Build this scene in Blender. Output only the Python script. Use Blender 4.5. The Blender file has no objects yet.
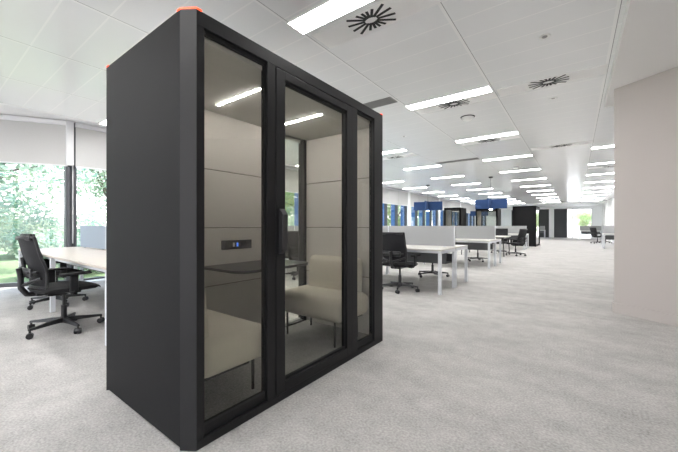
import bpy, bmesh, math, random
from mathutils import Vector, Matrix
random.seed(7)
PI = math.pi
sc = bpy.context.scene
COL = sc.collection

# ------------------------------------------------------------------ materials
def nodes(name):
    m = bpy.data.materials.new(name); m.use_nodes = True
    nt = m.node_tree
    return m, nt, nt.nodes['Principled BSDF']

def rgb(c): return (c[0], c[1], c[2], 1.0)

def mat(name, col, rough=.5, metal=0., var=.06, scale=6., bump=0., bscale=200., spec=.5, coat=0.):
    """Principled material with a procedural noise that varies its colour and optionally bumps it."""
    m, nt, b = nodes(name)
    N, L = nt.nodes, nt.links
    tc = N.new('ShaderNodeTexCoord')
    nz = N.new('ShaderNodeTexNoise'); nz.inputs['Scale'].default_value = scale; nz.inputs['Detail'].default_value = 4
    L.new(tc.outputs['Object'], nz.inputs['Vector'])
    mx = N.new('ShaderNodeMix'); mx.data_type = 'RGBA'
    mx.inputs[6].default_value = rgb([c * (1 - var) for c in col]); mx.inputs[7].default_value = rgb([min(1, c * (1 + var)) for c in col])
    L.new(nz.outputs['Fac'], mx.inputs[0]); L.new(mx.outputs[2], b.inputs['Base Color'])
    b.inputs['Roughness'].default_value = rough; b.inputs['Metallic'].default_value = metal
    b.inputs['Specular IOR Level'].default_value = spec; b.inputs['Coat Weight'].default_value = coat
    if bump:
        n2 = N.new('ShaderNodeTexNoise'); n2.inputs['Scale'].default_value = bscale; n2.inputs['Detail'].default_value = 3
        L.new(tc.outputs['Object'], n2.inputs['Vector'])
        bp = N.new('ShaderNodeBump'); bp.inputs['Strength'].default_value = bump; bp.inputs['Distance'].default_value = .004
        L.new(n2.outputs['Fac'], bp.inputs['Height']); L.new(bp.outputs['Normal'], b.inputs['Normal'])
    return m

def emit(name, col, strength):
    m, nt, b = nodes(name)
    b.inputs['Base Color'].default_value = rgb(col)
    b.inputs['Emission Color'].default_value = rgb(col); b.inputs['Emission Strength'].default_value = strength
    return m

def glass_mat(name, tint, ior=1.45, gloss=(1, 1, 1)):
    m = bpy.data.materials.new(name); m.use_nodes = True
    nt = m.node_tree; N, L = nt.nodes, nt.links
    N.remove(N['Principled BSDF'])
    t = N.new('ShaderNodeBsdfTransparent'); t.inputs[0].default_value = rgb(tint)
    g = N.new('ShaderNodeBsdfGlossy'); g.inputs['Roughness'].default_value = .0; g.inputs[0].default_value = rgb(gloss)
    lw = N.new('ShaderNodeLayerWeight'); lw.inputs[0].default_value = .5
    pw = N.new('ShaderNodeMath'); pw.operation = 'POWER'; L.new(lw.outputs['Facing'], pw.inputs[0]); pw.inputs[1].default_value = 5.
    fr = N.new('ShaderNodeMath'); fr.operation = 'MULTIPLY_ADD'; L.new(pw.outputs[0], fr.inputs[0]); fr.inputs[1].default_value = .9; fr.inputs[2].default_value = ((ior - 1) / (ior + 1)) ** 2
    mx = N.new('ShaderNodeMixShader')
    L.new(fr.outputs[0], mx.inputs[0]); L.new(t.outputs[0], mx.inputs[1]); L.new(g.outputs[0], mx.inputs[2])
    L.new(mx.outputs[0], N['Material Output'].inputs[0])
    return m

TX, TY = 1.22, .3185           # ceiling tile module
OX, OY = -.93, 2.04            # a joint crossing
def ceiling_mat():
    m, nt, b = nodes('ceiling_tile_metal')
    N, L = nt.nodes, nt.links
    tc = N.new('ShaderNodeTexCoord'); sp = N.new('ShaderNodeSeparateXYZ'); L.new(tc.outputs['Object'], sp.inputs[0])
    def math_(op, a, v=None, b_=None):
        n = N.new('ShaderNodeMath'); n.operation = op
        if hasattr(a, 'links'): L.new(a, n.inputs[0])
        else: n.inputs[0].default_value = a
        if b_ is not None: L.new(b_, n.inputs[1])
        elif v is not None: n.inputs[1].default_value = v
        return n.outputs[0]
    def dist(out, off, per):     # distance to the nearest joint, in metres
        a = math_('DIVIDE', math_('SUBTRACT', out, off), per)
        fr = math_('FRACT', math_('ADD', a, 100.5))
        return math_('MULTIPLY', math_('ABSOLUTE', math_('SUBTRACT', fr, .5)), per)
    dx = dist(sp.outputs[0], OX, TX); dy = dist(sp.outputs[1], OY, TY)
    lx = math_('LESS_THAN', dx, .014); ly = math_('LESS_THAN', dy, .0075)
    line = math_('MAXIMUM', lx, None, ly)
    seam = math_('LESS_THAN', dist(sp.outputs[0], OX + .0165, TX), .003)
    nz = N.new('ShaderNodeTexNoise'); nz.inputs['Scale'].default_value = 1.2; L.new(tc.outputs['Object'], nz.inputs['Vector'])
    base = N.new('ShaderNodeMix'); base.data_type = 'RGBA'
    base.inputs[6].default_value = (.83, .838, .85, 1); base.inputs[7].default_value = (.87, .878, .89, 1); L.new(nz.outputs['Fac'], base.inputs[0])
    m1 = N.new('ShaderNodeMix'); m1.data_type = 'RGBA'; L.new(line, m1.inputs[0]); L.new(base.outputs[2], m1.inputs[6]); m1.inputs[7].default_value = (.93, .93, .935, 1)  # bevel highlights along the joints, painted into the base colour
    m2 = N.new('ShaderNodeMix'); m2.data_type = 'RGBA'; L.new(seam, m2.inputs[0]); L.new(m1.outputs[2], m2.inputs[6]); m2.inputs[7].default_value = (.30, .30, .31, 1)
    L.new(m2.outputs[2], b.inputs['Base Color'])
    b.inputs['Roughness'].default_value = .2; b.inputs['Specular IOR Level'].default_value = .8
    return m

def carpet_mat(name, c0, c1):
    m, nt, b = nodes(name)
    N, L = nt.nodes, nt.links
    tc = N.new('ShaderNodeTexCoord')
    def noise(s, d=5, vec=None):
        n = N.new('ShaderNodeTexNoise'); n.inputs['Scale'].default_value = s; n.inputs['Detail'].default_value = d
        L.new(vec or tc.outputs['Object'], n.inputs['Vector']); return n.outputs['Fac']
    mp = N.new('ShaderNodeMapping'); mp.inputs['Scale'].default_value = (1, 1.7, 1); mp.inputs['Rotation'].default_value = (0, 0, .25)
    L.new(tc.outputs['Object'], mp.inputs[0])
    big = noise(1.7, 8, mp.outputs[0]); mid = noise(9, 6); fine = noise(75, 4)
    def add(a, wa, bb, wb):
        x = N.new('ShaderNodeMath'); x.operation = 'MULTIPLY'; L.new(a, x.inputs[0]); x.inputs[1].default_value = wa
        y = N.new('ShaderNodeMath'); y.operation = 'MULTIPLY_ADD'; L.new(bb, y.inputs[0]); y.inputs[1].default_value = wb; L.new(x.outputs[0], y.inputs[2])
        return y.outputs[0]
    v = add(add(big, .36, mid, .24), 1., fine, .65)
    cr = N.new('ShaderNodeValToRGB'); cr.color_ramp.elements[0].position = .42; cr.color_ramp.elements[1].position = .83
    cr.color_ramp.elements[0].color = rgb(c0); cr.color_ramp.elements[1].color = rgb(c1)
    L.new(v, cr.inputs[0]); L.new(cr.outputs[0], b.inputs['Base Color'])
    b.inputs['Roughness'].default_value = .95; b.inputs['Specular IOR Level'].default_value = .1
    bp = N.new('ShaderNodeBump'); bp.inputs['Strength'].default_value = .5; bp.inputs['Distance'].default_value = .006
    L.new(fine, bp.inputs['Height']); L.new(bp.outputs['Normal'], b.inputs['Normal'])
    return m

def leaf_mat(name, c0, c1):
    m = bpy.data.materials.new(name); m.use_nodes = True
    nt = m.node_tree; N, L = nt.nodes, nt.links
    N.remove(N['Principled BSDF'])
    oi = N.new('ShaderNodeTexCoord'); nz = N.new('ShaderNodeTexNoise'); nz.inputs['Scale'].default_value = 1.6; nz.inputs['Detail'].default_value = 6
    L.new(oi.outputs['Object'], nz.inputs['Vector'])
    cr = N.new('ShaderNodeValToRGB'); cr.color_ramp.elements[0].position = .35; cr.color_ramp.elements[1].position = .65
    cr.color_ramp.elements[0].color = rgb(c0); cr.color_ramp.elements[1].color = rgb(c1); L.new(nz.outputs['Fac'], cr.inputs[0])
    d = N.new('ShaderNodeBsdfDiffuse'); t = N.new('ShaderNodeBsdfTranslucent'); mx = N.new('ShaderNodeMixShader'); mx.inputs[0].default_value = .55
    L.new(cr.outputs[0], d.inputs[0]); L.new(cr.outputs[0], t.inputs[0]); L.new(d.outputs[0], mx.inputs[1]); L.new(t.outputs[0], mx.inputs[2])
    L.new(mx.outputs[0], N['Material Output'].inputs[0])
    return m

M = dict(
    carpet=carpet_mat('grey_carpet', (.30, .291, .281), (.585, .570, .552)),
    pod_carpet=carpet_mat('pod_carpet', (.20, .20, .20), (.42, .415, .41)),  # darker than the office carpet: shade inside the pods put into the colour
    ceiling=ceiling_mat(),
    plaster=mat('white_plaster', (.80, .80, .81), .55, var=.02, scale=2),
    soffit=mat('soffit_plaster', (.82, .81, .80), .7, var=.02, scale=2),
    pink=mat('rose_grey_wall_paint', (.50, .458, .438), .6, var=.025, scale=1.5, bump=.05),
    white=mat('white_wall_paint', (.90, .905, .91), .6, var=.02, scale=2),
    black=mat('black_pod_paint', (.0125, .0125, .0135), .65, var=.12, scale=5, bump=.04, bscale=400, spec=.12),
    post=mat('black_pod_post', (.019, .019, .0205), .5, var=.1, scale=5, spec=.3),
    frame=mat('black_pod_frame', (.010, .010, .011), .5, var=.1, scale=8, spec=.3),
    gasket=mat('rubber_gasket', (.008, .008, .009), .6, var=.1),
    felt=mat('beige_felt_panel', (.565, .54, .51), .9, var=.05, scale=60, bump=.25, bscale=500, spec=.2),
    seam=mat('dark_felt_seam', (.12, .11, .10), .9),
    podceil=mat('pod_ceiling_felt', (.62, .61, .58), .85, var=.03, scale=30, bump=.1),
    sofa=mat('stone_beige_upholstery', (.55, .515, .45), .85, var=.06, scale=90, bump=.3, bscale=600, spec=.25),
    table=mat('charcoal_table_laminate', (.030, .030, .032), .33, var=.1),
    glass=glass_mat('pod_glass', (.90, .90, .87), 1.42),
    winglass=glass_mat('window_glass', (.94, .95, .98), 1.4),
    led=emit('orange_led', (1., .055, .015), .9),
    strip=emit('pod_led_strip', (1., .96, .95), 26.),
    panel=emit('ceiling_light_diffuser', (1., .985, .97), 9.5),
    lightframe=mat('light_frame_white', (.82, .82, .82), .4),
    slot=mat('black_slot', (.015, .015, .017), .6),
    plate=mat('white_vent_plate', (.88, .875, .87), .45, var=.02),
    grille=mat('grey_grille', (.27, .265, .265), .5, var=.05),
    plastic=mat('black_chair_plastic', (.014, .014, .016), .42, var=.1, bump=.03),
    mesh=mat('black_chair_mesh', (.010, .010, .013), .8, var=.25, scale=220, bump=.3, bscale=700),
    fabric=mat('black_chair_fabric', (.014, .014, .016), .9, var=.2, scale=150, bump=.3),
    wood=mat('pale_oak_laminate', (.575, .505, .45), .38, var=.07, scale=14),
    top=mat('glare_pale_laminate', (.60, .59, .555), .4, var=.03, scale=10),  # paler than the oak: bright reflection on the tops put into the colour
    leg=mat('white_powder_coat', (.66, .68, .71), .4, var=.03),
    screen=mat('grey_fabric_screen', (.36, .365, .37), .9, var=.05, scale=80, bump=.2, bscale=500, spec=.2),
    bluescreen=mat('blue_grey_fabric_screen', (.33, .39, .46), .9, var=.05, scale=80, bump=.2, bscale=500, spec=.2),
    modesty=mat('dark_grey_panel', (.10, .103, .11), .5, var=.06),
    blind=mat('white_blind_fabric', (.55, .55, .545), .85, var=.03, scale=40, bump=.05),
    cassette=mat('white_blind_cassette', (.74, .75, .77), .4, var=.02),
    mullion=mat('dark_window_frame', (.065, .070, .080), .4, var=.08),
    fin=mat('blue_facade_fin', (.04, .13, .33), .3, var=.1),
    blue=mat('blue_acoustic_felt', (.032, .066, .165), .9, var=.08, scale=60, bump=.3, bscale=500, spec=.2),
    cable=mat('black_cable', (.02, .02, .02), .5),
    socket=mat('black_socket_plate', (.018, .018, .02), .4),
    usb=emit('blue_usb_light', (.1, .25, 1.), .3),
    pin=mat('white_socket_insert', (.75, .75, .75), .4),
    handle=mat('charcoal_handle', (.022, .022, .024), .4, var=.08),
    detector=mat('white_detector_shell', (.80, .80, .79), .4),
    chrome=mat('chrome', (.65, .65, .65), .25, metal=1., var=.03),
    end_panel=mat('anthracite_wall_panel', (.035, .038, .042), .45, var=.08),
    bark=mat('grey_brown_bark', (.16, .13, .11), .9, var=.3, scale=12, bump=.6, bscale=40),
    leaf=leaf_mat('green_leaves', (.22, .38, .20), (.52, .58, .26)),
    leaf2=leaf_mat('hazed_leaves', (.28, .44, .38), (.60, .66, .50)),  # leaf colour paled to stand for haze and overexposure outdoors
    paving=mat('pale_paving', (.42, .42, .41), .9, var=.1, scale=3),
    path=mat('bounce_strip', (.66, .66, .64), .9, var=.1, scale=12),
    lawn=mat('lawn_grass', (.13, .19, .09), .95, var=.35, scale=5, bump=.8, bscale=60),
)

# ------------------------------------------------------------------ mesh helpers
class MB:
    """Collects simple shapes into one mesh."""
    def __init__(s): s.bm = bmesh.new()
    def _xf(s, verts, rot, loc):
        mt = Matrix.Translation(Vector(loc))
        if rot is not None: mt = mt @ rot
        bmesh.ops.transform(s.bm, matrix=mt, verts=verts)
    def box(s, x0, x1, y0, y1, z0, z1, bev=0., seg=2, rot=None, piv=(0, 0, 0)):
        t = bmesh.new(); r = bmesh.ops.create_cube(t, size=1)
        for v in t.verts:
            v.co = Vector(((x0 + x1) / 2 + v.co.x * (x1 - x0), (y0 + y1) / 2 + v.co.y * (y1 - y0), (z0 + z1) / 2 + v.co.z * (z1 - z0)))
        if bev: bmesh.ops.bevel(t, geom=t.edges[:], offset=bev, segments=seg, profile=.5, affect='EDGES')
        if rot is not None:
            bmesh.ops.transform(t, matrix=Matrix.Translation(Vector(piv)) @ rot @ Matrix.Translation(-Vector(piv)), verts=t.verts)
        s._merge(t); return s
    def _merge(s, t):
        me = bpy.data.meshes.new('t'); t.to_mesh(me); t.free(); s.bm.from_mesh(me); bpy.data.meshes.remove(me)
    def tube(s, p, q, r0, r1=None, n=12):
        p, q = Vector(p), Vector(q); d = q - p
        t = bmesh.new(); bmesh.ops.create_cone(t, cap_ends=True, segments=n, radius1=r0, radius2=r0 if r1 is None else r1, depth=d.length)
        bmesh.ops.transform(t, matrix=Matrix.Translation((p + q) / 2) @ d.to_track_quat('Z', 'Y').to_matrix().to_4x4(), verts=t.verts)
        s._merge(t); return s
    def path(s, pts, r, n=8):
        for a, b in zip(pts, pts[1:]): s.tube(a, b, r, n=n)
        for a in pts[1:-1]: s.ball(a, r, n)
        return s
    def ball(s, c, r, n=10, sz=1.):
        t = bmesh.new(); bmesh.ops.create_uvsphere(t, u_segments=n, v_segments=max(4, n // 2), radius=r)
        for v in t.verts: v.co.z *= sz
        bmesh.ops.translate(t, vec=Vector(c), verts=t.verts); s._merge(t); return s
    def prism(s, poly, z0, z1, bev=0.):
        t = bmesh.new(); vs = [t.verts.new((x, y, z0)) for x, y in poly]; f = t.faces.new(vs)
        r = bmesh.ops.extrude_face_region(t, geom=[f]); up = [e for e in r['geom'] if isinstance(e, bmesh.types.BMVert)]
        bmesh.ops.translate(t, vec=(0, 0, z1 - z0), verts=up); bmesh.ops.recalc_face_normals(t, faces=t.faces)
        if bev:
            ed = [e for e in t.edges if abs(e.verts[0].co.z - e.verts[1].co.z) < 1e-6]
            bmesh.ops.bevel(t, geom=ed, offset=bev, segments=2, profile=.5, affect='EDGES')
        s._merge(t); return s
    def bar(s, a, b, w, z0, z1, bev=0.):     # upright slab between two plan points
        a, b = Vector((a[0], a[1])), Vector((b[0], b[1])); n = (b - a).normalized(); n = Vector((-n.y, n.x)) * w / 2
        return s.prism([tuple(a - n), tuple(b - n), tuple(b + n), tuple(a + n)], z0, z1, bev)
    def build(s, name, m, parent=None, smooth=False):
        me = bpy.data.meshes.new(name); s.bm.to_mesh(me); s.bm.free(); me.materials.append(M[m] if isinstance(m, str) else m)
        if smooth:
            me.shade_smooth()
            me.set_sharp_from_angle(angle=math.radians(35))
        o = bpy.data.objects.new(name, me); COL.objects.link(o); o.parent = parent
        return o

def tag(o, label=None, cat=None, group=None, kind=None):
    if label: o['label'] = label
    if cat: o['category'] = cat
    if group: o['group'] = group
    if kind: o['kind'] = kind
    return o
def thing(name, label, cat, loc=(0, 0, 0), rz=0., group=None, kind=None):
    o = bpy.data.objects.new(name, None); COL.objects.link(o); o.location = loc; o.rotation_euler = (0, 0, rz); o.empty_display_size = .1
    return tag(o, label, cat, group, kind)
def struct(o, label, cat): return tag(o, label, cat, kind='structure')
KIDS = {}
def kids(o):
    return [c for c in COL.objects if c.parent == o]
def copy_tree(o, parent=None):
    ks = KIDS.get(o.name)
    if ks is None: ks = KIDS[o.name] = kids(o)
    c = o.copy(); COL.objects.link(c); c.parent = parent
    for k in ks: copy_tree(k, c)
    return c
ORD = ['first', 'second', 'third', 'fourth', 'fifth', 'sixth', 'seventh', 'eighth', 'ninth', 'tenth', 'eleventh', 'twelfth', 'thirteenth', 'fourteenth', 'fifteenth']

# ------------------------------------------------------------------ the room
FX = -7.9                                   # the long window wall
CORNER = (FX, 1.90)
FD = Vector((-.527, -.85)).normalized()     # the angled facet at the near left
P1 = Vector(CORNER) + FD * 2.9
P2 = P1 + Vector((-.75, -.66)) * 2.2
YB, YE, XR = -6.0, 37.5, 4.4
room_poly = [CORNER, (FX, YE), (XR, YE), (XR, YB), (P2.x, YB), tuple(P2), tuple(P1)]
struct(MB().prism(room_poly, -.12, 0).build('floor', 'carpet'), 'pale grey mottled carpet covering the whole office floor', 'floor')
struct(MB().prism(room_poly, 3.13, 3.35).build('trim_1', 'plaster'), 'white plaster margin of the ceiling along the windows', 'ceiling margin')
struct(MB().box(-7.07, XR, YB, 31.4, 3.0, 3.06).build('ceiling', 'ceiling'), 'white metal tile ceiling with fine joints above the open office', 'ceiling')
struct(MB().box(FX, XR, 31.4, YE, 2.97, 3.12).build('trim_2', 'white'), 'plain white ceiling band in front of the far end wall', 'ceiling margin')
sf = MB().box(.36, XR, YB, 6.25, 2.9, 3.0); sf.box(.345, .36, YB, 6.25, 2.895, 3.0)
struct(sf.build('trim_3', 'soffit'), 'lowered plaster soffit beside the rose grey wall', 'soffit')
# rose grey wall on the right, standing at an angle
A = Vector((.40, 5.48)); D = Vector((.815, -.58)).normalized(); Nn = Vector((-D.y, D.x))
B = A + D * 4.86
wl = MB().prism([tuple(A), tuple(B), tuple(B + Nn * .6), tuple(A + Nn * .6)], 0, 2.9)
struct(wl.build('wall_right', 'pink'), 'rose grey painted wall standing at an angle on the right', 'wall')
sk = MB().prism([tuple(A - Nn * .018 - D * .012), tuple(B - Nn * .018), tuple(B), tuple(A), tuple(A + Nn * .6), tuple(A + Nn * .6 - D * .012)], 0, .125)
struct(sk.build('baseboard_right', 'pink'), 'low rose grey skirting along the foot of the angled wall', 'skirting')
struct(MB().box(P2.x - .2, XR + .2, YB - .2, YB, 2.75, 3.2).build('wall_back', 'white'), 'white wall band above the added windows behind the viewer', 'wall')
struct(MB().box(XR, XR + .2, YB - .2, 19.0, 0, 3.2).box(XR, XR + .2, 27.2, YE, 0, 3.2).build('wall_side', 'white'), 'plain white side wall at the right', 'wall')
struct(MB().box(1.95, 2.15, 28.0, YE, 0, 3.0).build('wall_far_right', 'white'), 'white wall on the right near the far end', 'wall')
fr = MB()
for y in (29.2, 31.4, 33.6, 35.8): fr.box(1.78, 1.95, y, y + .32, 0, 2.97)
struct(fr.build('trim_4', 'white'), 'white pilasters on the far right wall', 'pilasters')
# end wall: white pieces round two dark panels and a glazed opening
w = MB().box(FX, 2.0, YE, YE + .15, 2.77, 3.2); w.box(-2.13, -1.72, YE, YE + .15, 0, 2.77); w.box(1.2, XR, YE, YE + .15, 0, 2.77); w.box(FX, -5.4, YE, YE + .15, 0, 2.77)
struct(w.build('wall_end', 'white'), 'white end wall at the far end of the office', 'wall')
d1 = struct(MB().box(-5.4, -2.13, YE + .03, YE + .12, 0, 2.77).build('door_1', 'end_panel'), 'wide dark anthracite panel in the end wall behind the far pod', 'door panel')
d2 = struct(MB().box(-1.72, -.70, YE + .03, YE + .12, 0, 2.77).build('door_2', 'end_panel'), 'tall dark anthracite panel beside the far end window', 'door panel')
ew = thing('window_end', 'tall glazed opening in the far end wall with trees outside', 'window', (0, YE + .05, 0), kind='structure')
f = MB().box(-.70, 1.2, -.03, .05, 2.69, 2.77); f.box(-.70, 1.2, -.03, .05, 0, .06); f.box(-.70, -.64, -.03, .05, 0, 2.77); f.box(1.14, 1.2, -.03, .05, 0, 2.77); f.box(-.32, -.24, -.03, .05, 0, 2.77)
f.build('window_frame', 'cassette', ew); MB().box(-.64, 1.14, 0, .012, .06, 2.69).build('glass_pane', 'winglass', ew)
# unseen windows added behind the viewer for daylight, then right-hand windows (daylight from the other side, out of the direct view)
for i in range(4):
    L4 = (XR - P2.x) / 4
    rw = thing('window_%d' % (90 + i), 'unseen window added behind the viewer for daylight', 'window', (XR - i * L4, YB, 0), PI, kind='structure')
    f = MB().box(0, L4, 0, .1, 0, .08); f.box(0, L4, 0, .1, 2.70, 2.75)
    for k in range(3): f.box(k * L4 / 3, k * L4 / 3 + .07, 0, .1, .08, 2.70)
    f.build('window_frame', 'mullion', rw); MB().box(0, L4, .04, .05, .08, 2.70).build('glass_pane', 'winglass', rw)
for i in range(2):
    y0 = 19.0 + i * 4.1
    rw = thing('window_%d' % (80 + i), 'window in the right side wall', 'window', (XR, y0, 0), kind='structure')
    f = MB().box(0, .1, 0, 4.1, 0, .08); f.box(0, .1, 0, 4.1, 2.75, 3.15)
    for k in range(4): f.box(0, .1, k * 1.34, k * 1.34 + .08, .08, 2.75)
    f.build('window_frame', 'mullion', rw); MB().box(.04, .05, 0, 4.1, .08, 2.75).build('glass_pane', 'winglass', rw)

# ---- window wall on the left
def window(n, a, b, label, fin=True):
    a, b = Vector(a), Vector(b); L = (b - a).length; ang = math.atan2((b - a).y, (b - a).x)
    w = thing('window_%d' % n, label, 'window', (a.x, a.y, 0), ang, kind='structure')      # local +x along the wall, +y outward
    f = MB().box(0, L, -.04, .08, 0, .07); f.box(0, L, -.04, .08, 2.98, 3.15)
    f.box(0, .045, -.06, .08, .07, 2.98); f.box(L - .045, L, -.06, .08, .07, 2.98)
    f.build('window_frame', 'mullion', w)
    MB().box(.045, L - .045, .02, .03, .07, 2.98).build('glass_pane', 'winglass', w)
    if fin: MB().box(L - .03, L + .03, .085, .32, 0, 3.1).build('facade_fin', 'fin', w)
    return w
window(1, tuple(P1), CORNER, 'tall window on the angled facet by the near left desk', fin=False)
window(2, tuple(P2), tuple(P1), 'tall window on the second angled facet beyond the left edge', fin=False)
struct(MB().bar(P2, (P2.x, YB), .2, 0, 3.2).build('wall_left', 'white'), 'short white wall left of the angled windows', 'wall')

def blind(a, b, label, drop=2.285):
    a, b = Vector(a), Vector(b); L = (b - a).length; ang = math.atan2((b - a).y, (b - a).x)
    r = thing('roller_blind', label, 'roller blind', (a.x, a.y, 3.12), ang, group='roller blinds along the window wall')
    c = MB().box(.01, L - .01, -.175, -.075, -.085, 0, .012); c.build('cassette', 'cassette', r)
    MB().box(.012, L - .012, -.128, -.122, drop - 3.12, -.08).build('blind_fabric', 'blind', r)
    MB().box(.012, L - .012, -.134, -.116, drop - 3.145, drop - 3.12, .004).build('bottom_bar', 'cassette', r)
    return r
# facet window order runs so that local +y points outdoors (to the left of travel a->b when going +Y... )
blind(tuple(P1), CORNER, 'white roller blind half lowered over the angled window at the near left')
blind(tuple(P2), tuple(P1), 'white roller blind over the window beyond the left edge')
PITCH = 5.14
COLY = [1.90 + PITCH * k for k in range(8)]
n = 3
for k in range(7):
    y0, y1 = COLY[k] + (.16 if k else .03), COLY[k + 1] - .16
    if k == 6: y1 = YE
    nn = 4 if k < 6 else 3
    st = (y1 - y0) / nn
    for j in range(nn):
        where = ('%s window past the dark corner post' % ORD[j] if k == 0 else '%s window past the nearer white pier behind the pod' % ORD[j] if k == 1 else
                 '%s window before the first white pier right of the pod' % ORD[3 - j] if k == 2 else '%s window past the %s white pier right of the pod' % (ORD[j], ORD[k - 3]))
        window(n, (FX, y0 + st * j), (FX, y0 + st * (j + 1)), where); n += 1
        blind((FX, y0 + st * j), (FX, y0 + st * (j + 1)), 'white roller blind on the ' + where)
for k, y in enumerate(COLY[1:7]):
    p = MB().box(FX - .1, FX + .14, y - .16, y + .16, 0, 3.13)
    struct(p.build('trim_%d' % (10 + k), 'white'), ('nearer white pier between the windows behind the pod', 'farther white pier between the windows behind the pod', 'first white window pier right of the pod', 'second white window pier right of the pod', 'third white window pier right of the pod', 'fourth white window pier right of the pod')[k], 'pier')
# near corner pier: dark post with white strip above
p = thing('trim_20', 'dark corner post between the two near left windows', 'pier', (FX, 1.9, 0), kind='structure')
MB().box(-.14, .02, -.075, .015, 0, 2.36).build('corner_post', 'mullion', p)
MB().box(.05, .135, -.10, .012, 2.285, 3.13).build('corner_cover', 'cassette', p)
MB().box(.022, .034, .012, .030, .78, 3.0).build('blind_guide', 'plaster', p)
MB().box(-.1, .0, .015, .03, 0, 2.36).build('corner_jamb', 'mullion', p)
struct(MB().box(FX - .02, FX + .30, 2.06, YE, 0, .035).build('trim_5', 'cassette'), 'low white sill strip along the foot of the long window wall', 'sill')

# ------------------------------------------------------------------ ceiling fittings
def ceiling_light(x0, y0, label):
    r = thing('ceiling_light', label, 'ceiling light', (x0 + TX / 2, y0 + .16, 3.0), group='flush ceiling light panels')
    a, b = TX / 2 - .012, .102
    MB().box(-a, a, -b, b, -.006, 0).build('diffuser', 'panel', r)
    fr = MB().box(-a - .008, a + .008, -b - .008, -b, -.008, 0); fr.box(-a - .008, a + .008, b, b + .008, -.008, 0)
    fr.box(-a - .008, -a, -b, b, -.008, 0); fr.box(a, a + .008, -b, b, -.008, 0); fr.build('light_frame', 'lightframe', r)
    return r
proto_light = None
rows = [(OX - TX, 'over the main aisle'), (OX - 3 * TX, 'over the desk benches'), (OX - 5 * TX, 'beside the window wall'), (OX + TX, 'in the rightmost row')]
STEP = 2.548
for x0, where in rows:
    c = 0
    for k in range(-3, 12):
        y = OY + k * STEP
        if y > 31: continue
        if x0 > 0 and y < 9: continue
        if k < 0: lab = 'added unseen ceiling light %s behind the viewer, %s back' % (where, ORD[-k - 1])  # unseen rows added to brighten the near ceiling and floor
        elif x0 == rows[0][0]: lab = 'flush white ceiling light over the main aisle, %s in its row from the viewer' % ORD[k]
        else: lab = 'flush white ceiling light %s, level with the %s of the aisle row' % (where, ORD[k])
        if proto_light is None: proto_light = ceiling_light(x0, y, lab)
        else:
            o = copy_tree(proto_light); o.location = (x0 + TX / 2, y + .16, 3.0); o['label'] = lab

def diffuser(cx, cy, label):
    r = thing('air_diffuser', label, 'air vent', (cx, cy, 3.0), group='swirl air vents in the ceiling')
    MB().box(-.59, .59, -.145, .145, -.004, 0).build('vent_plate', 'plate', r)
    s = MB()
    for k in range(16):
        t = (k + .5) * 2 * PI / 16; dx, dy = math.cos(t), math.sin(t)
        rin = 1 / math.hypot(dx / .062, dy / .036); rout = min(.225 / max(abs(dx), 1e-6), .125 / max(abs(dy), 1e-6), .225)
        a, b = Vector((dx * rin, dy * rin, -.006)), Vector((dx * rout, dy * rout, -.006)); nn = Vector((-dy, dx, 0)) * .0125
        vs = [s.bm.verts.new(q) for q in (a - nn, a + nn, b + nn, b - nn)]; vs2 = [s.bm.verts.new(q + Vector((0, 0, .004))) for q in (a - nn, a + nn, b + nn, b - nn)]
        s.bm.faces.new(vs); s.bm.faces.new(vs2[::-1])
        for i in range(4): s.bm.faces.new((vs[i], vs2[i], vs2[(i + 1) % 4], vs[(i + 1) % 4]))
    s.build('vent_slots', 'slot', r)
    return r
XC = OX - TX / 2
d0 = diffuser(XC + .04, OY + 1.5 * TY, 'large round swirl vent in the ceiling above the pod')
for cx, cy, lab in [(XC + .03, OY + STEP + 1.5 * TY - .06, 'swirl vent next to the second aisle light panel'),
                    (XC, OY + 2 * STEP + 1.5 * TY, 'swirl vent after the third aisle light panel'),
                    (OX + TX / 2 + .03, 4.98, 'swirl vent in the bay near the plaster soffit'),
                    (OX + TX / 2 + .03, 9.1, 'far swirl vent in the middle bay of the ceiling'),
                    (OX + TX * 1.5, 13.2, 'swirl vent in the far right ceiling bay'),
                    (OX - 2.5 * TX, 7.95, 'swirl vent seen just past the far corner of the pod')]:
    o = copy_tree(d0); o.location = (cx, cy, 3.0); o['label'] = lab
def grille(x0, x1, cy, label):
    r = thing('ceiling_grille', label, 'grille', ((x0 + x1) / 2, cy, 3.0), group='grey linear ceiling grilles'); h = (x1 - x0) / 2
    f = MB().box(-h, h, -.12, -.108, -.008, 0); f.box(-h, h, .108, .12, -.008, 0); f.box(-h, -h + .012, -.12, .12, -.008, 0); f.box(h - .012, h, -.12, .12, -.008, 0)
    f.build('grille_frame', 'grille', r)
    s = MB().box(-h, h, -.108, .108, -.001, 0)
    for i in range(13): s.box(-h + .012, h - .012, -.104 + i * .0165, -.096 + i * .0165, -.007, 0)
    s.build('grille_slats', 'grille', r)
grille(OX - 2 * TX + .02, OX - TX - .02, 4.30, 'dark grey linear grille in the ceiling behind the pod top')
grille(OX - 2 * TX + .02, OX - TX - .02, 9.45, 'thin grey linear grille further down the ceiling')
def detector(x, y, label, s=1.):
    r = thing('smoke_detector', label, 'smoke detector', (x, y, 3.0))
    MB().tube((0, 0, -.012), (0, 0, 0), .085 * s, .09 * s, 24).build('detector_base', 'slot', r)
    m = MB().tube((0, 0, -.05), (0, 0, -.012), .055 * s, .078 * s, 24); m.tube((0, 0, -.065), (0, 0, -.05), .03 * s, .05 * s, 20); m.build('detector_cap', 'detector', r, True)
detector(-1.5, 5.75, 'round white detector under the aisle ceiling beyond the second vent', 1.3)
detector(-1.55, 11.6, 'round dark edged detector further down the aisle ceiling', 1.0)
detector(-4.0, 5.9, 'round detector in the ceiling over the first bench', .9)
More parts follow.
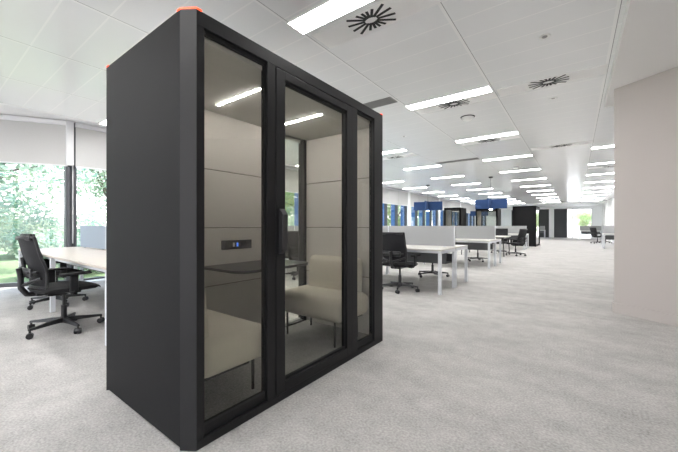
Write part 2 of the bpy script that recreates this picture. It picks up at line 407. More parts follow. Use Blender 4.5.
def sprinkler(x, y, label):
    r = thing('ceiling_sprinkler', label, 'sprinkler', (x, y, 3.0))
    MB().tube((0, 0, -.006), (0, 0, 0), .045, .05, 20).build('sprinkler_rose', 'detector', r)
    MB().tube((0, 0, -.010), (0, 0, -.006), .022, .025, 14).build('sprinkler_tip', 'grille', r)
sprinkler(-.25, 3.76, 'small flush sprinkler near the top of the view by the soffit')
sprinkler(-.27, 5.65, 'small flush sprinkler just beyond the soffit side vent')
sprinkler(-2.9, 6.2, 'small flush sprinkler over the near end of the first bench')

# ------------------------------------------------------------------ the meeting pod in front
X0, X1, Y0, Y1, ZT = -2.695, -1.545, .825, 2.862, 2.225
CX, CY = .072, .048            # chamfer at the corners
BI, EN = -2.505, 2.745         # inner faces of the back and far end lining
def pod():
    r = thing('meeting_pod', 'large black glazed meeting pod with beige interior standing in front on the carpet', 'meeting pod', ((X0 + X1) / 2, (Y0 + Y1) / 2, 0))
    ox, oy = (X0 + X1) / 2, (Y0 + Y1) / 2
    def B(x0, x1, y0, y1, z0, z1, name, m, par=None, bev=0.):
        return MB().box(x0 - ox, x1 - ox, y0 - oy, y1 - oy, z0, z1, bev).build(name, m, par or r)
    def add(mb, x0, x1, y0, y1, z0, z1, bev=0.): return mb.box(x0 - ox, x1 - ox, y0 - oy, y1 - oy, z0, z1, bev)
    # end panels
    B(X0 + CX, X1 - CX, Y0, Y0 + .05, .015, ZT - .004, 'end_panel', 'black', bev=.003)
    B(X0 + CX, X1 - CX, Y1 - .05, Y1, .015, ZT - .004, 'end_panel', 'black', bev=.003)
    # chamfered corner posts with the LED strips on top
    for sx, sy in ((1, -1), (1, 1), (-1, -1), (-1, 1)):
        cx, cy = (X1 if sx > 0 else X0) - ox, (Y1 if sy > 0 else Y0) - oy
        pl = [(cx - sx * CX, cy), (cx, cy - sy * CY), (cx - sx * .02, cy - sy * (CY + .014)), (cx - sx * (CX + .02), cy - sy * .02)]
        MB().prism(pl, .0, ZT - .004).build('corner_post', 'post', r)
        q = [(cx - sx * (CX + .03), cy), (cx - sx * CX, cy), (cx, cy - sy * CY), (cx, cy - sy * (CY + .03)), (cx - sx * .02, cy - sy * (CY + .03)), (cx - sx * .02, cy - sy * (CY + .012)), (cx - sx * (CX + .012), cy - sy * .02), (cx - sx * (CX + .03), cy - sy * .02)]
        MB().prism(q, ZT - .004, ZT + .004).build('corner_light', 'led', r)
    # roof, floor
    B(X0 + .055, X1 - .055, Y0 + .045, Y1 - .045, ZT - .075, ZT - .005, 'roof', 'black')
    B(X0 + .05, X1 - .05, Y0 + .05, Y1 - .05, 2.105, ZT - .075, 'inner_ceiling', 'podceil')
    B(X0 + .055, X1 - .055, Y0 + .045, Y1 - .045, .012, .055, 'pod_floor', 'pod_carpet')
    # front: fixed frame, rails and mullions
    fx0, fx1 = X1 - .06, X1
    fr = MB()
    ya, yb = Y0 + CY + .012, Y1 - CY - .012
    add(fr, fx0, fx1, ya - .012, yb + .012, 2.145, ZT - .004, .002); add(fr, fx0, fx1, ya - .012, yb + .012, 0, .045, .002)
    add(fr, fx0 + .012, fx1 - .018, ya, yb, .045, .095)
    add(fr, fx0, fx1, ya - .012, .915, .045, 2.145, .002); add(fr, fx0, fx1, 1.337, 1.403, .045, 2.145, .002)
    add(fr, fx0, fx1, 2.272, 2.359, .045, 2.145, .002); add(fr, fx0, fx1, 2.654, yb + .012, .045, 2.145, .002)
    fr.build('front_frame', 'frame', r)
    for a, b in ((.915, 1.337), (2.359, 2.654)):
        gk = MB(); gx = (fx1 - .036, fx1 - .018)
        for p in ((a, a + .012, .095, 2.145), (b - .009, b, .095, 2.145), (a, b, 2.122, 2.145), (a, b, .095, .110)): add(gk, gx[0], gx[1], *p)
        gk.build('glazing_gasket', 'gasket', r)
    B(fx1 - .031, fx1 - .023, .918, 1.334, .095, 2.145, 'side_glass', 'glass'); B(fx1 - .031, fx1 - .023, 2.361, 2.652, .095, 2.145, 'side_glass', 'glass')
    # door
    dr = MB(); da, db = 1.408, 2.266
    add(dr, fx0 + .005, fx1 + .004, da, da + .078, .05, 2.138, .003); add(dr, fx0 + .005, fx1 + .004, db - .070, db, .05, 2.138, .003)
    add(dr, fx0 + .005, fx1 + .004, da + .078, db - .070, 2.085, 2.138, .003); add(dr, fx0 + .005, fx1 + .004, da + .078, db - .070, .05, .115, .003)
    door = dr.build('door', 'frame', r)
    g = MB(); add(g, fx1 - .031, fx1 - .023, da + .07, db - .065, .11, 2.09); g.build('door_glass', 'glass', door)
    g = MB()
    for p in ((da + .078, da + .088, .115, 2.085), (db - .078, db - .07, .115, 2.085), (da + .078, db - .07, 2.064, 2.085), (da + .078, db - .07, .115, .13)): add(g, fx1 - .036, fx1 - .016, *p)
    g.build('door_gasket', 'gasket', door)
    h = MB(); hx = fx1 + .004 - ox
    t = bmesh.new()
    prof = [(hx, .95), (hx + .034, .975), (hx + .040, 1.205), (hx + .012, 1.24), (hx, 1.24)]
    vs = [t.verts.new((x, 1.425 - oy, z)) for x, z in prof]; f = t.faces.new(vs)
    e = bmesh.ops.extrude_face_region(t, geom=[f]); bmesh.ops.translate(t, vec=(0, .048, 0), verts=[v for v in e['geom'] if isinstance(v, bmesh.types.BMVert)])
    bmesh.ops.recalc_face_normals(t, faces=t.faces); bmesh.ops.bevel(t, geom=t.edges[:], offset=.004, segments=2, profile=.5, affect='EDGES'); h._merge(t)
    h.build('door_handle', 'handle', door)
    # back wall with a window strip at the far side
    wy = 2.17
    B(X0, BI - .05, Y0 + CY + .012, wy, .015, ZT - .005, 'back_panel', 'black')
    bf = MB()
    for p in ((wy, wy + .06, .015, ZT - .005), (EN - .045, EN + .03, .015, ZT - .005), (wy + .06, EN - .045, 2.105, ZT - .005), (wy + .06, EN - .045, .015, .07)): add(bf, BI - .05, BI + .005, *p)
    bf.build('back_window_frame', 'frame', r)
    B(BI - .03, BI - .02, wy + .05, EN - .035, .065, 2.11, 'back_glass', 'glass')
    # felt lining: courses with dark seams between them
    zs = [.055, .62, 1.115, 1.608, 2.105]
    for nm, box in (('back_lining', (BI - .05, BI, Y0 + .05, wy)), ('end_lining', (BI, X1 - .075, Y0 + .05, Y0 + .085)), ('end_lining', (BI, X1 - .075, EN, Y1 - .05))):
        m = MB()
        for a, b in zip(zs, zs[1:]): add(m, box[0], box[1], box[2], box[3], a + .003, b - .003, .004)
        lin = m.build(nm, 'felt', r)
        s = MB()
        for z in zs[1:-1]: add(s, box[0] + .006, box[1] - .006, box[2] + .006, box[3] - .006, z - .004, z + .004)
        s.build('lining_seam', 'seam', lin)
    # light strips and sensor in the pod ceiling
    B(-2.34, -1.82, 1.502, 1.512, 2.099, 2.105, 'light_strip', 'strip'); B(-2.34, -1.80, 2.167, 2.177, 2.098, 2.105, 'light_strip', 'strip')
    MB().tube((-2.30 - ox, 2.03 - oy, 2.085), (-2.30 - ox, 2.03 - oy, 2.105), .022, .03, 16).build('presence_sensor', 'detector', r)
    # wall mounted folding-less table board is a thing of its own; the socket strip belongs to the wall
    so = B(BI, BI + .008, 1.645, 1.965, .922, 1.003, 'socket_strip', 'socket', bev=.002)
    for y, m, nm in ((1.69, 'gasket', 'socket_outlet'), (1.765, 'pin', 'usb_port'), (1.805, 'usb', 'usb_light'), (1.87, 'gasket', 'socket_outlet'), (1.925, 'gasket', 'socket_outlet')):
        q = MB()
        wv = .022 if m == 'gasket' else .009
        add(q, BI + .008, BI + .011, y - wv, y + wv, .945, .98, .001); q.build(nm, m, so)
    return r
PS = Vector((.981, .981, .991))
def fit(r): r.location = Vector((r.location.x * PS.x, r.location.y * PS.y, r.location.z * PS.z)); r.scale = PS
fit(pod())

def sofa(y_wall, face, label):
    """low legless-back bench sofa: face +1 looks to +Y"""
    r = thing('bench_sofa', label, 'sofa', (-2.035, y_wall, .055), 0 if face > 0 else PI, group='sofas inside the pod')
    MB().box(-.42, .42, .02, .54, .222, .435, .08, 5).build('seat', 'sofa', r, True)
    b = MB().box(-.33, .33, .02, .15, .30, .76, .06, 5, rot=Matrix.Rotation(math.radians(4), 4, 'X'), piv=(0, .05, .4)); b.build('backrest', 'sofa', r, True)
    MB().box(-.34, .34, .06, .40, .20, .24).build('under_frame', 'plastic', r)
    for x in (-.30, .30):
        for y in (.10, .46): MB().tube((x, y, 0), (x, y, .24), .0105, n=10).build('leg', 'plastic', r)
    fit(r); return r
sofa(Y0 + .09, 1, 'beige upholstered bench sofa at the near end of the pod, cropped by its frame')
sofa(EN - .005, -1, 'beige upholstered bench sofa with low back against the far pod wall')
# pod table
r = thing('pod_table', 'dark charcoal table with rounded corners fixed to the back wall inside the pod', 'table', (BI, 1.88, .055))
def rounded(x0, x1, y0, y1, rad, n=8):
    pts = [(x0, y0)]
    for k in range(n + 1): t = -PI / 2 + k * PI / 2 / n; pts.append((x1 - rad + rad * math.cos(t), y0 + rad + rad * math.sin(t)))
    for k in range(n + 1): t = k * PI / 2 / n; pts.append((x1 - rad + rad * math.cos(t), y1 - rad + rad * math.sin(t)))
    return pts + [(x0, y1)]
MB().prism(rounded(.0, .54, -.43, .38, .13), .72, .742, .003).build('table_top', 'table', r)
lg = MB().box(.33, .37, -.02, .02, .0, .72, .003); lg.box(.02, .37, -.02, .02, .69, .719); lg.build('table_leg', 'frame', r); fit(r)

# ------------------------------------------------------------------ further pods down the office
def far_pod(label, x0, x1, y0, y1, front):
    """front: '-y' glazed at both -Y/+Y faces with solid sides, '+x' glazed at +X with solid ends"""
    r = thing('meeting_pod', label, 'meeting pod', ((x0 + x1) / 2, (y0 + y1) / 2, 0), 0 if front == '-y' else PI / 2)
    wx, wy = ((x1 - x0) / 2, (y1 - y0) / 2) if front == '-y' else ((y1 - y0) / 2, (x1 - x0) / 2)
    for s in (-1, 1):
        MB().box(min(s * wx, s * (wx - .05)), max(s * wx, s * (wx - .05)), -wy, wy, .01, 2.21, .004).build('end_panel', 'black', r)
        xx = s * (wx - .05); MB().box(min(xx, xx - s * .03), max(xx, xx - s * .03), -wy + .05, wy - .05, .05, 2.12).build('end_lining', 'felt', r)
    MB().box(-wx, wx, -wy, wy, 2.14, 2.225, .004).build('roof', 'black', r)
    MB().box(-wx + .05, wx - .05, -wy, wy, .0, .05).build('pod_floor', 'pod_carpet', r)
    for s in (-1, 1):
        f = MB(); ya, yb = sorted((s * wy, s * (wy - .06)))
        f.box(-wx, -wx + .09, ya, yb, .0, 2.2); f.box(wx - .09, wx, ya, yb, 0, 2.2); f.box(-wx, wx, ya, yb, 2.08, 2.2); f.box(-wx, wx, ya, yb, 0, .09)
        f.build('front_frame' if s < 0 else 'back_frame', 'frame', r)
        ym = s * (wy - .03); MB().box(-wx + .09, wx - .09, ym - .005, ym + .005, .09, 2.08).build('glass_pane', 'glass', r)
    return r
far_pod('see through black framed pod standing among the far benches by the windows', -6.5, -5.52, 19.6, 20.85, '-y')
far_pod('see through black framed pod below the second blue pendant', -5.25, -3.95, 22.0, 23.2, '-y')
far_pod('solid sided black pod standing beside the aisle beyond the third bench', -2.87, -1.74, 20.3, 22.6, '+x')

# ------------------------------------------------------------------ desk benches
def bench(x0, x1, y0, depth, bays, top, screen, label, scr=None, cat='desk', ends=(True, True), legs='leg'):
    """double-sided bench: two desktops back to back, divider screen between, portal legs"""
    r = thing('desk_bench', label, cat, ((x0 + x1) / 2, y0 + depth + .01, 0), group='double desk benches')
    w = (x1 - x0) / 2; H = .735
    for s in (-1, 1):
        ya, yb = sorted((s * .012, s * (depth)))
        n = bays; bw = 2 * w / n
        for i in range(n):
            MB().box(-w + i * bw + .002, -w + (i + 1) * bw - .002, ya, yb, H - .025, H, .003).build('desktop', top, r)
        fr = MB(); fr.box(-w + .03, w - .03, s * (depth - .06) - .015, s * (depth - .06) + .015, H - .065, H - .025); fr.box(-w + .03, w - .03, s * .09 - .015, s * .09 + .015, H - .065, H - .025)
        fr.build('rail', 'leg', r)
        for i in range(n + 1):
            x = max(-w + .028, min(w - .028, -w + i * bw))
            xa = x - .025
            a = MB().box(xa, xa + .05, min(s * (depth - .055), s * (depth - .005)), max(s * (depth - .055), s * (depth - .005)), 0, H - .026, .003); a.build('leg', 'leg', r)
            b = MB().box(xa, xa + .05, min(s * .02, s * .065), max(s * .02, s * .065), 0, H - .026, .003); b.build('leg', 'leg', r)
            c = MB().box(xa, xa + .05, min(s * .06, s * (depth - .05)), max(s * .06, s * (depth - .05)), H - .07, H - .026, .003); c.build('cross_bar', 'leg', r)
    MB().box(-w + .12, w - .12, -.20, -.17, .44, .69).build('modesty_panel', 'modesty', r)
    MB().box(-w + .12, w - .12, -.17, .17, .44, .455).build('cable_tray', 'modesty', r)
    MB().box(-w + .12, w - .12, .17, .185, .44, .60).build('modesty_panel', 'modesty', r)
    s0, s1 = scr or (-w + .02, w - .01)
    k = max(1, round((s1 - s0) / 1.45)); sw = (s1 - s0) / k
    for i in range(k):
        sp = MB().box(s0 + i * sw, s0 + (i + 1) * sw - .006, -.015, .015, H + .012, 1.122, .004).build('divider_screen', screen, r)
        MB().box(s0 + (i + 1) * sw - .022, s0 + (i + 1) * sw - .006, -.017, .017, H + .010, 1.124, .002).build('screen_edge', 'leg', sp)
        for q in (.15, .85): MB().box(s0 + (i + q) * sw - .03, s0 + (i + q) * sw + .03, -.017, .017, H - .02, H + .014, .002).build('screen_clamp', 'leg', sp)
    return r
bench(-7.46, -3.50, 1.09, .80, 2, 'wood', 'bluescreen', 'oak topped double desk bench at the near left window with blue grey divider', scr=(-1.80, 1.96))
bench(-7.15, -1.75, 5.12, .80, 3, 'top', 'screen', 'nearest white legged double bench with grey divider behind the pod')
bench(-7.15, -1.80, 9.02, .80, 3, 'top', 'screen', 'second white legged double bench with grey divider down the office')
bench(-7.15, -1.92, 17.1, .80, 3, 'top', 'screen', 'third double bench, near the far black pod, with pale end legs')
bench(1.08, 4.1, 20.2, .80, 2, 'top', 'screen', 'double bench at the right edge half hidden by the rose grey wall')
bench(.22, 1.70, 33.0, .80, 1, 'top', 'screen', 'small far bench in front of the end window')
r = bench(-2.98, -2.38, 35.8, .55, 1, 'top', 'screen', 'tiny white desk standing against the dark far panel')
# meeting table with black legs
t = thing('meeting_table', 'pale topped meeting table on thin black legs under the cross shaped blue pendant', 'table', (-2.86, 13.55, 0))
MB().box(-.8, .8, -.65, .65, .705, .735, .004).build('table_top', 'top', t)
u = MB().box(-.74, .74, -.59, -.56, .65, .705); u.box(-.74, .74, .56, .59, .65, .705); u.box(-.74, -.71, -.56, .56, .65, .705); u.box(.71, .74, -.56, .56, .65, .705); u.build('under_frame', 'plastic', t)
for sx in (-1, 1):
    for sy in (-1, 1): MB().tube((sx * .75, sy * .60, 0), (sx * .72, sy * .575, .70), .016, n=10).build('leg', 'plastic', t)

# ------------------------------------------------------------------ task chairs
def make_chair(label):
    r = thing('office_chair', label, 'office chair', group='black mesh office chairs')
    # five star base with casters
    b = MB().tube((0, 0, .075), (0, 0, .135), .042, .034, 16)
    for k in range(5):
        t = PI / 2 + k * 2 * PI / 5 - .3; d = Vector((math.cos(t), math.sin(t), 0)); nn = Vector((-d.y, d.x, 0))
        m = bmesh.new(); rows_ = []
        for rr, w_, za, zb in ((.02, .030, .080, .130), (.16, .022, .082, .118), (.335, .014, .078, .098)):
            c = d * rr; rows_.append([m.verts.new(c - nn * w_ + Vector((0, 0, za))), m.verts.new(c + nn * w_ + Vector((0, 0, za))), m.verts.new(c + nn * w_ * .6 + Vector((0, 0, zb))), m.verts.new(c - nn * w_ * .6 + Vector((0, 0, zb)))])
        for p, q in zip(rows_, rows_[1:]):
            for i in range(4): m.faces.new((p[i], p[(i + 1) % 4], q[(i + 1) % 4], q[i]))
        m.faces.new(rows_[0][::-1]); m.faces.new(rows_[-1]); bmesh.ops.recalc_face_normals(m, faces=m.faces); b._merge(m)
    base = b.build('star_base', 'plastic', r)
    for k in range(5):
        t = PI / 2 + k * 2 * PI / 5 - .3; d = Vector((math.cos(t), math.sin(t), 0)) * .325; s = t + .9
        ax = Vector((math.cos(s), math.sin(s), 0))
        c = MB()
        for q in (-1, 1): c.tube(d + ax * q * .008 + Vector((0, 0, .029)), d + ax * q * .026 + Vector((0, 0, .029)), .029, n=18)
        c.tube(d + Vector((0, 0, .03)), d + Vector((0, 0, .085)), .010, n=8); c.tube(d - ax * .012 + Vector((0, 0, .034)), d + ax * .012 + Vector((0, 0, .034)), .024, n=12)
        c.build('caster', 'plastic', base)
    g = MB().tube((0, 0, .12), (0, 0, .26), .026, n=16); g.tube((0, 0, .26), (0, 0, .40), .016, n=14); g.build('gas_column', 'plastic', r, True)
    m = MB().box(-.085, .085, -.16, .13, .385, .435, .012); m.box(-.05, .05, -.24, -.12, .40, .44, .01); m.tube((-.2, .02, .405), (.2, .02, .405), .008, n=8); m.box(.17, .23, .0, .04, .395, .415, .004); m.build('tilt_mechanism', 'plastic', r)
    # seat
    s = bmesh.new(); nx, ny = 12, 12; vv = []
    for j in range(ny + 1):
        row = []
        for i in range(nx + 1):
            u, v = i / nx * 2 - 1, j / ny * 2 - 1
            uu = u * math.sqrt(1 - .22 * v * v); vx = v * math.sqrt(1 - .22 * u * u)
            z = .492 - .02 * max(0, v) ** 3 - .022 * (abs(u) ** 6 + abs(v) ** 6) + .006 * u * u
            row.append(s.verts.new((uu * .265, .01 + vx * .275, z)))
        vv.append(row)
    for j in range(ny):
        for i in range(nx): s.faces.new((vv[j][i], vv[j][i + 1], vv[j + 1][i + 1], vv[j + 1][i]))
    e = bmesh.ops.extrude_face_region(s, geom=s.faces[:])
    for v in [x for x in e['geom'] if isinstance(x, bmesh.types.BMVert)]: v.co.z = .435 + (.012 if v.co.y > .22 else 0); v.co.x *= .95; v.co.y = .01 + (v.co.y - .01) * .95
    bmesh.ops.recalc_face_normals(s, faces=s.faces); q = MB(); q._merge(s); q.build('seat', 'fabric', r, True)
    # back: curved mesh panel in a frame
    def bp(u, v):      # u -1..1 across, v 0..1 up
        w_ = (.235 - .015 * v - .02 * (1 - v) ** 3)
        y = -.215 - .035 * math.sin(min(1, v * 1.6) * PI) * -.6 - .09 * v ** 1.3
        return Vector((u * w_, y - .045 * (1 - u * u), .50 + v * .505))
    s = bmesh.new(); nx, ny = 10, 14; vv = [[s.verts.new(bp((i / nx * 2 - 1) * .95, .03 + .94 * j / ny)) for i in range(nx + 1)] for j in range(ny + 1)]
    for j in range(ny):
        for i in range(nx): s.faces.new((vv[j][i], vv[j][i + 1], vv[j + 1][i + 1], vv[j + 1][i]))
    bmesh.ops.recalc_face_normals(s, faces=s.faces)
    bmesh.ops.solidify(s, geom=s.faces[:], thickness=.012); q = MB(); q._merge(s); q.build('backrest', 'mesh', r, True)
    fr = MB()
    loop = [bp(1, v / 10) for v in range(11)] + [bp(u / 6, 1) for u in range(5, -6, -1)] + [bp(-1, 1 - v / 10) for v in range(11)] + [bp(u / 6, 0) for u in range(-5, 7)]
    fr.path(loop, .0135, 8); fr.box(-.2, .2, -.34, -.31, .975, 1.012, .01); fr.build('back_frame', 'plastic', r, True)
    sp = MB().path([Vector((0, -.18, .415)), Vector((0, -.30, .43)), Vector((0, -.345, .50)), Vector((0, -.345, .60)), Vector((0, -.36, .70))], .024, 10)
    for q_ in (-1, 1): sp.path([Vector((0, -.335, .52)), Vector((q_ * .14, -.325, .56)), Vector((q_ * .225, -.255, .60))], .016, 8)
    sp.build('back_support', 'plastic', r, True)
    lb = MB().box(-.17, .17, -.325, -.30, .615, .70, .012); lb.path([Vector((-.2, -.28, .66)), Vector((-.13, -.325, .66)), Vector((.13, -.325, .66)), Vector((.2, -.28, .66))], .014, 8); lb.build('lumbar_support', 'plastic', r, True)
    for q_ in (-1, 1):
        a = MB().path([Vector((q_ * .10, -.02, .425)), Vector((q_ * .26, -.02, .425)), Vector((q_ * .295, -.02, .47))], .018, 8)
        a.box(min(q_ * .28, q_ * .31), max(q_ * .28, q_ * .31), -.055, .02, .44, .61, .01)
        arm = a.build('armrest', 'plastic', r)
        MB().box(q_ * .295 - .042, q_ * .295 + .042, -.13, .13, .61, .637, .012, 3).build('arm_pad', 'fabric', arm, True)
    return r
chair0 = None
def chair(x, y, rz, label):
    global chair0
    if chair0 is None: c = chair0 = make_chair(label)
    else: c = copy_tree(chair0); c['label'] = label
    c.location = (x, y, 0); c.rotation_euler = (0, 0, math.radians(rz))
chair(-4.49, 1.02, 6, 'black mesh office chair in the left foreground, nearer of the two at the oak bench')
chair(-6.0, 1.28, 5, 'black mesh office chair behind the near left one, mostly hidden, by the window')
chair(-2.48, 5.14, 0, 'black mesh office chair with its back to the viewer just past the pod corner')
chair(-2.55, 6.92, 170, 'black office chair on the far side of the nearest grey bench')
chair(-4.85, 5.05, 10, 'black office chair glimpsed through the back glass of the pod')
chair(-2.52, 10.85, 165, 'black office chair tucked under the far side of the second bench')
chair(-1.84, 13.72, 66, 'black office chair seen in profile at the aisle end of the meeting table')
chair(-2.50, 14.50, 178, 'black office chair behind the meeting table, only its back showing')
chair(1.10, 26.3, -50, 'black office chair standing in the far right aisle')
chair(1.55, 27.3, 120, 'black office chair right behind the one in the far right aisle')
chair(2.3, 22.3, 180, 'black office chair on the far side of the right edge bench')

# ------------------------------------------------------------------ blue acoustic pendants
def pendant(x, y, z0, z1, L, label, rz=0.):
    r = thing('pendant_lamp', label, 'pendant lamp', (x, y, 3.0), rz, group='blue acoustic pendants')
    for a in range(4):
        R = Matrix.Rotation(a * PI / 2, 4, 'Z')
        MB().box(.03, L, -.025, .025, z0 - 3.0, z1 - 3.0, .008, 2, rot=R).build('acoustic_panel', 'blue', r)
    MB().tube((0, 0, z0 - 3.03), (0, 0, z1 - 2.98), .028, n=12).build('centre_post', 'blue', r)
    MB().tube((0, 0, z1 - 2.98), (0, 0, -.03), .006, n=8).build('suspension_cable', 'cable', r)
    MB().tube((0, 0, -.04), (0, 0, 0), .075, n=20).build('ceiling_rose', 'cable', r)
    MB().tube((0, 0, z0 - 3.045), (0, 0, z0 - 3.02), .05, n=16).build('lamp_lens', 'panel', r)
pendant(-2.62, 13.3, 1.78, 2.14, .56, 'cross shaped blue felt pendant above the meeting table, nearer the aisle')
pendant(-5.45, 14.2, 1.84, 2.23, .64, 'blue felt pendant hanging in front of the left windows', math.radians(10))
pendant(-5.6, 24.5, 1.85, 2.2, .6, 'distant blue felt pendant seen below the aisle side one')

# ------------------------------------------------------------------ outdoors
struct(MB().box(-70, FX - .35, -40, 110, -.35, -.15).build('ground', 'lawn'), 'green lawn outside the left windows', 'lawn')
struct(MB().box(FX - 1.5, FX - .34, -12, YE, -.15, -.14).build('ground_3', 'path'), 'pale strip added outside the window wall to bounce daylight onto the ceiling', 'path')  # reflector strip added so daylight bounces up to the ceiling
struct(MB().box(FX - .35, 40, YE + .2, 110, -.35, -.15).build('ground_2', 'paving'), 'pale paving beyond the far end window', 'paving')
def foliage(n, centres, size, seed):
    rnd = random.Random(seed); vs, fs = [], []
    for _ in range(n):
        cx, cy, cz, rad = rnd.choice(centres)
        while True:
            p = Vector((rnd.uniform(-1, 1), rnd.uniform(-1, 1), rnd.uniform(-1, 1)))
            if .2 < p.length < 1: break
        p = p * rad; p.z *= .8; c = Vector((cx, cy, cz)) + p
        u = Vector((rnd.gauss(0, 1), rnd.gauss(0, 1), rnd.gauss(0, .6))).normalized(); v = u.cross(Vector((rnd.gauss(0, 1), rnd.gauss(0, 1), rnd.gauss(0, 1)))).normalized()
        s = size * rnd.uniform(.6, 1.3); i = len(vs)
        nrm = u.cross(v) * s * .12
        vs += [c - u * s, c - v * s * .42 + nrm, c + u * s, c + v * s * .42 + nrm]; fs.append((i, i + 1, i + 2, i + 3))
    me = bpy.data.meshes.new('foliage'); me.from_pydata([tuple(v) for v in vs], [], fs); return me
def tree_parts(seed, leafm, leaf=.082, n=11500):
    rnd = random.Random(seed)
    trunk = MB(); top = Vector((rnd.uniform(-.2, .2), rnd.uniform(-.2, .2), 1.7)); trunk.tube((0, 0, -.2), top, .075, .06, 10)
    cen = []
    for k in range(9):
        t = k * 2.4 + rnd.uniform(-.3, .3); h = rnd.uniform(1.0, 3.4); rr = rnd.uniform(.7, 1.7)
        e = top + Vector((math.cos(t) * rr, math.sin(t) * rr, h - .6)); mid = (top + e) / 2 + Vector((0, 0, .25))
        trunk.tube(top, mid, .04, .03, 7); trunk.tube(mid, e, .03, .012, 6)
        for q in range(2):
            e2 = e + Vector((rnd.uniform(-.7, .7), rnd.uniform(-.7, .7), rnd.uniform(0, .8))); trunk.tube(mid.lerp(e, .6), e2, .022, .008, 5)
        cen.append((e.x, e.y, e.z, rnd.uniform(.8, 1.25)))
    cen += [(0, 0, 3.2, 1.4), (rnd.uniform(-1, 1), rnd.uniform(-1, 1), 1.5, .9), (rnd.uniform(-1, 1), rnd.uniform(-1, 1), 1.2, .9)]
    me = foliage(n, cen, leaf, seed); me.materials.append(M[leafm])
    return trunk, me
def tree(x, y, s, rz, label, src):
    if src not in TP:
        tr, me = tree_parts(src * 13 + 5, 'leaf' if src % 2 else 'leaf2'); r = thing('garden_tree', label, 'tree', group='trees outside the windows')
        tr.build('trunk', 'bark', r); o = bpy.data.objects.new('foliage', me); COL.objects.link(o); o.parent = r; TP[src] = r
    else: r = copy_tree(TP[src]); r['label'] = label
    r.location = (x, y, -.15); r.scale = (s, s, s); r.rotation_euler = (0, 0, rz)
TP = {}
TREES = [(-14.0, 1.25, 1.25, 2.0, 0, 'leafy tree outside the angled near left window, largest of the view'), 
         (-22.5, .4, 1.5, 2.2, 1, 'tree further back outside the near left window'), (-18.6, 6.3, 1.2, 4.0, 0, 'distant tree behind the lawn, right of the near left corner post'), (-13.6, 10.2, 1.0, 5.0, 0, 'tree outside the window wall hidden behind the pod'),
         (-14.0, 15.3, 1.1, .8, 1, 'tree seen through the back glass of the pod'), (-19, 17.5, 1.5, 2.0, 0, 'tree standing behind the one seen through the pod'),
         (-12.2, 24.5, 1.15, 2.9, 1, 'tree outside the first windows right of the pod'), (-12.8, 31.0, 1.2, 1.1, 0, 'tree outside the windows behind the left blue pendant'), (-12.2, 38.5, 1.2, 3.6, 1, 'tree outside the windows just right of the left blue pendant'),
         (-12.8, 47, 1.25, .2, 1, 'tree outside the far windows by the see through pods'), (-11.5, 58, 1.3, 1.9, 0, 'tree outside the last far windows'), (-13, 72, 1.5, 4.4, 1, 'most distant tree along the window wall'),
         (-2.2, 48, .62, 1.0, 1, 'small tree outside the far end window, leftmost'), (1.0, 48.5, .6, 2.2, 1, 'small tree outside the middle of the far end window'), (4.4, 49, .62, .4, 1, 'small tree outside the far end window, rightmost')]
for x, y, s, rz, k, lab in TREES: tree(x, y, s, rz, lab, k)
shrub0 = None
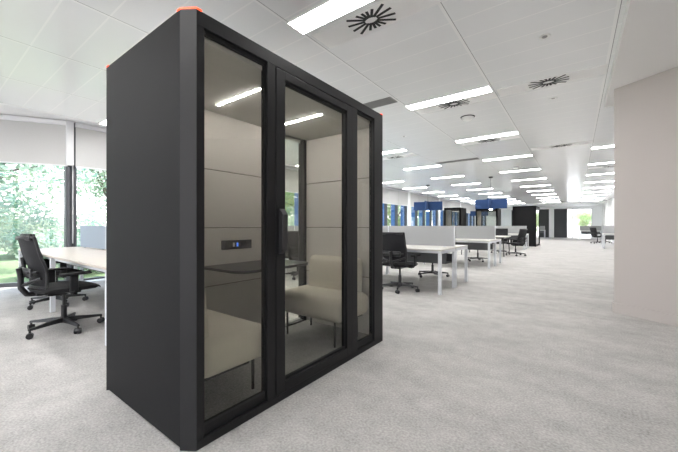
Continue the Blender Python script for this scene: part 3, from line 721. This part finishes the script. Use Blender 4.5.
for i, (x, y, s, lab) in enumerate([(-10.5, -.1, 1.0, 'green shrub low outside the angled near left window'), (-10.6, 2.9, 1.1, 'green shrub outside the corner post of the near left windows'), 
                                    (-10.8, 5.8, 1.1, 'green shrub outside left of the pod'), (-18.2, -1.3, 1.5, 'tall bushy shrub at the back of the garden in the near left window'), (-18.4, 3.1, 1.5, 'tall bushy shrub at the back of the garden behind the corner post'), (-12.2, 12.6, 1.2, 'shrub seen through the back glass of the pod'), (-9.9, 17.6, .8, 'shrub below the first tree right of the pod'),
                                    (-11.3, 28, 1.2, 'shrub outside behind the left blue pendant'), (-11.6, 35, 1.2, 'shrub outside right of the left blue pendant'), (-11.6, 44, 1.3, 'shrub outside the far left windows')]):
    if shrub0 is None:
        r = shrub0 = thing('garden_shrub', lab, 'shrub', group='shrubs outside the windows')
        me = foliage(5000, [(0, 0, .55, .75), (.6, .3, .6, .6), (-.6, -.2, .6, .65), (.1, .7, .55, .6), (-.1, -.7, .6, .6), (0, 0, 1.1, .6)], .06, 99); me.materials.append(M['leaf2'])
        o = bpy.data.objects.new('foliage', me); COL.objects.link(o); o.parent = r
        st = MB()
        for k in range(7): t = k * .9; st.tube((0, 0, -.05), (math.cos(t) * .5, math.sin(t) * .5, .9), .018, .006, 5)
        st.build('stems', 'bark', r)
    else: r = copy_tree(shrub0); r['label'] = lab
    r.location = (x, y, -.15); r.scale = (s, s, s); r.rotation_euler = (0, 0, i * 1.3)

# ------------------------------------------------------------------ light, sky, camera
w = bpy.data.worlds.new('sky'); sc.world = w; w.use_nodes = True
N, L = w.node_tree.nodes, w.node_tree.links
bg = N['Background']
tc = N.new('ShaderNodeTexCoord'); sp = N.new('ShaderNodeSeparateXYZ'); L.new(tc.outputs['Generated'], sp.inputs[0])
cr = N.new('ShaderNodeValToRGB'); cr.color_ramp.elements[0].position = 0.; cr.color_ramp.elements[1].position = .75
cr.color_ramp.elements[0].color = (1., .93, .87, 1); cr.color_ramp.elements[1].color = (.60, .78, 1., 1)
e = cr.color_ramp.elements.new(.22); e.color = (.90, .94, 1., 1)
L.new(sp.outputs[2], cr.inputs[0]); L.new(cr.outputs[0], bg.inputs[0]); bg.inputs[1].default_value = 1.05
sun = bpy.data.lights.new('sun', 'SUN'); sun.energy = 4.; sun.angle = math.radians(3); sun.color = (1, .92, .82)
so = bpy.data.objects.new('sun', sun); COL.objects.link(so); so.rotation_euler = Vector((-.04, -.5, -.86)).to_track_quat('-Z', 'Y').to_euler()

cam = bpy.data.cameras.new('camera'); cam.sensor_width = 36; cam.lens = 320 / 678 * 36; cam.clip_start = .05; cam.clip_end = 300
co = bpy.data.objects.new('camera', cam); COL.objects.link(co); co.location = (0, 0, 1.12); co.rotation_euler = (PI / 2, 0, math.atan2(237, 320))
sc.camera = co
sc.view_settings.view_transform = 'Standard'; sc.view_settings.look = 'None'; sc.view_settings.gamma = 1; sc.view_settings.use_curve_mapping = False
sc.view_settings.exposure = 2.12
sc.cycles.max_bounces = 10; sc.cycles.transparent_max_bounces = 24; sc.cycles.diffuse_bounces = 5; sc.cycles.glossy_bounces = 4
sc.cycles.sample_clamp_indirect = 6; sc.cycles.caustics_reflective = False; sc.cycles.caustics_refractive = False
